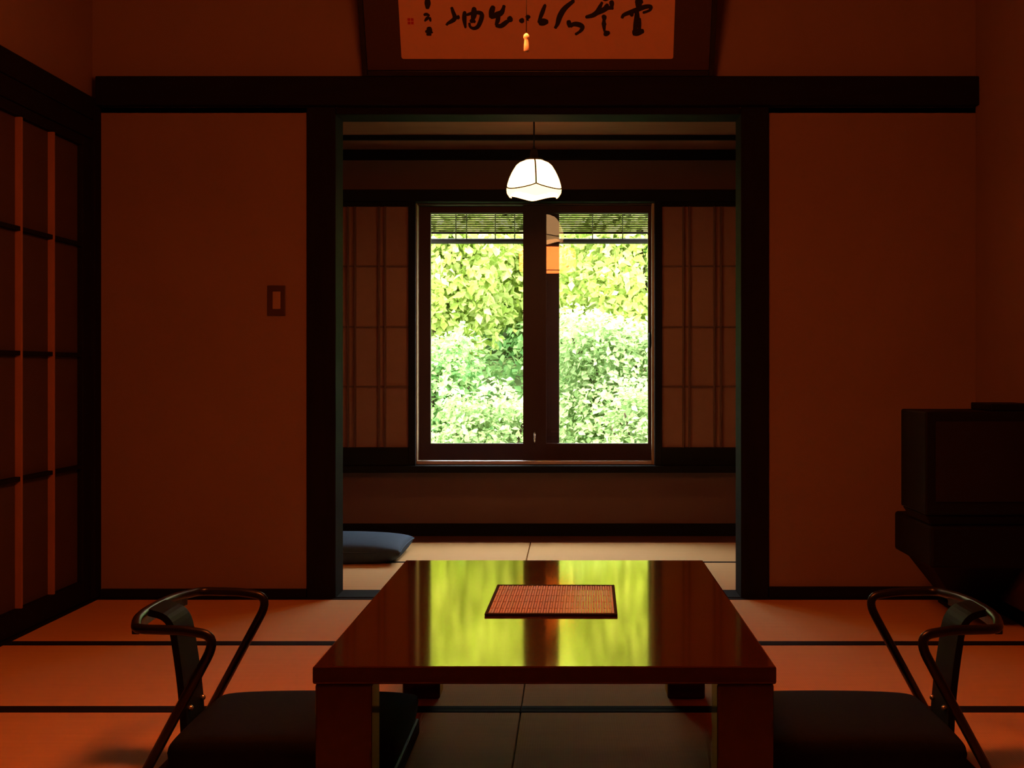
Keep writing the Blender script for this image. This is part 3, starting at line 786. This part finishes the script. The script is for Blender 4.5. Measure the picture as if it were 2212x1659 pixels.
# ------------------------------------------------------------------ lit glass lamp of the window bay
LY = 6.0
lamp = empty('glass_pendant_lamp', (wx(1153.5, LY), LY, wz(428, LY)), 'lit milk-glass petal pendant lamp hanging before the window', 'lamp')
z_of = lambda py: wz(py, LY) - lamp.location.z
R_ = lambda px: px * LY / F
prof = [(18, 346), (30, 350), (40, 358), (49, 372), (56, 387), (60, 400), (61.5, 410), (60.5, 418), (55, 426), (49, 430)]
zs = [z_of(p[1]) for p in prof]; rs = [R_(p[0]) for p in prof]
def rad(z): return float(np.interp(-z, [-a for a in zs], rs))
TH0 = math.radians(-90 + 6)
def lobe(th): return 1.0 - 0.035 * (0.5 + 0.5*math.cos(4*(th - TH0)))
def zbound(ph): return z_of(403 + 9.5*abs(math.sin(2*ph))**0.8)         # seam between panels and petals
def zbot(ph): return z_of(428.5 - 8.0*abs(math.sin(2*ph))**1.5)
def patch(name, ph0, ph1, ztop, zlow, m, n=14, k=10):
    bm = bmesh.new(); g_ = []
    for layer in (0.0, -0.003):
        gl_ = []
        for i in range(n+1):
            ph = ph0 + (ph1-ph0)*i/n; th = TH0 + ph; row = []
            za, zb_ = ztop(ph), zlow(ph)
            for j in range(k+1):
                z = za + (zb_-za)*j/k; r = rad(z)*lobe(th) + layer
                row.append(bm.verts.new((r*math.cos(th), r*math.sin(th), z)))
            gl_.append(row)
        g_.append(gl_)
    for L_ in g_:
        for i in range(n):
            for j in range(k): bm.faces.new((L_[i][j], L_[i+1][j], L_[i+1][j+1], L_[i][j+1]))
    for i in range(n):
        for j in (0, k): bm.faces.new((g_[0][i][j], g_[0][i+1][j], g_[1][i+1][j], g_[1][i][j]))
    for j in range(k):
        for i in (0, n): bm.faces.new((g_[0][i][j], g_[0][i][j+1], g_[1][i][j+1], g_[1][i][j]))
    return bm_obj(name, bm, m, lamp, smooth=True)
q = math.pi/2; e_ = 0.012
for k in range(4):
    patch('glass_panel', k*q+e_, (k+1)*q-e_, lambda ph: zs[0], lambda ph: zbound(ph)+0.0006, HALL_SHADE)
    patch('petal', k*q-q/2+0.004, k*q+q/2-0.004, lambda ph: zbound(ph)-0.0008, zbot, HALL_PETAL)
    th = TH0 + k*q; pp = []
    for j in range(12):
        z = zs[0] + (zbound(0)-zs[0])*j/11; r = rad(z)*lobe(th)+0.0006; pp.append((r*math.cos(th), r*math.sin(th), z))
    tube('seam', pp, 0.0032, SEAM, lamp, 6)
    pp = []
    for j in range(17):
        ph = k*q + q*j/16; z = zbound(ph); th2 = TH0+ph; r = rad(z)*lobe(th2)+0.0006; pp.append((r*math.cos(th2), r*math.sin(th2), z))
    tube('seam', pp, 0.0028, SEAM, lamp, 6)
cap = lathe('cap', [(0.040, zs[0]-0.003), (0.040, zs[0]+0.004), (0.018, zs[0]+0.014), (0.014, zs[0]+0.045), (0.006, zs[0]+0.055)], SEAM, lamp, 20)
tube('cord', [(0, 0, zs[0]+0.05), (0, 0, ACZ - lamp.location.z - 0.012)], 0.0032, BLACK, lamp, 8)
rose = lathe('ceiling_rose', [(0.03, ACZ-lamp.location.z-0.014), (0.04, ACZ-lamp.location.z-0.0005)], BLACK, lamp, 20)
bulb = lathe('bulb', [(0.008, 0.105), (0.014, 0.098), (0.022, 0.075), (0.022, 0.060), (0.014, 0.045), (0.004, 0.041)], HALL_SHADE, lamp, 16)
pd = bpy.data.lights.new('hall_bulb', 'POINT'); pd.energy = HALL_BULB; pd.color = HALL_BULB_COL; pd.shadow_soft_size = 0.025
po = bpy.data.objects.new('hall_bulb', pd); COL.objects.link(po); po.parent = lamp; po.location = (0, 0, 0.034)

# ------------------------------------------------------------------ pendant over the table (above the frame, seen mirrored in the window)
PY = 2.72
rl = empty('paper_pendant_lamp', (-0.20, PY, 1.645), 'lit round paper drum pendant over the low table', 'lamp')
lathe('drum_shade', [(0.222, 0.0), (0.234, 0.03), (0.234, 0.155), (0.222, 0.185)], ROOM_SHADE, rl, 40)
lathe('rim', [(0.228, -0.006), (0.228, -0.0005), (0.210, -0.0005), (0.210, -0.006)], CHAIRW, rl, 40, cap=False)
lathe('cover', [(0.150, 0.1865), (0.150, 0.225), (0.135, 0.235)], CHAIRW, rl, 32)
lathe('hood', [(0.135, 0.2355), (0.115, 0.265), (0.020, 0.420)], ROOM_HOOD, rl, 32)
tube('cord', [(0, 0, 0.42), (0, 0, CZ-1.645-0.014)], 0.004, BLACK, rl, 8)
lathe('ceiling_rose', [(0.04, CZ-1.645-0.016), (0.05, CZ-1.645-0.0005)], BLACK, rl, 20)
kx = wx(1137, PY) + 0.20; kz = wz(72, PY) - 1.645
tube('pull_cord', [(kx, 0, -0.002), (kx, 0, kz+0.002)], 0.0008, BLACK, rl, 6)
kn = lathe('pull_knob', [(0.0016, 0.0), (0.005, -0.003), (0.0062, -0.008), (0.0040, -0.0115), (0.0038, -0.013), (0.0048, -0.022), (0.0052, -0.034), (0.003, -0.0365)], KNOB, rl, 16)
kn.location = (kx, 0, kz)
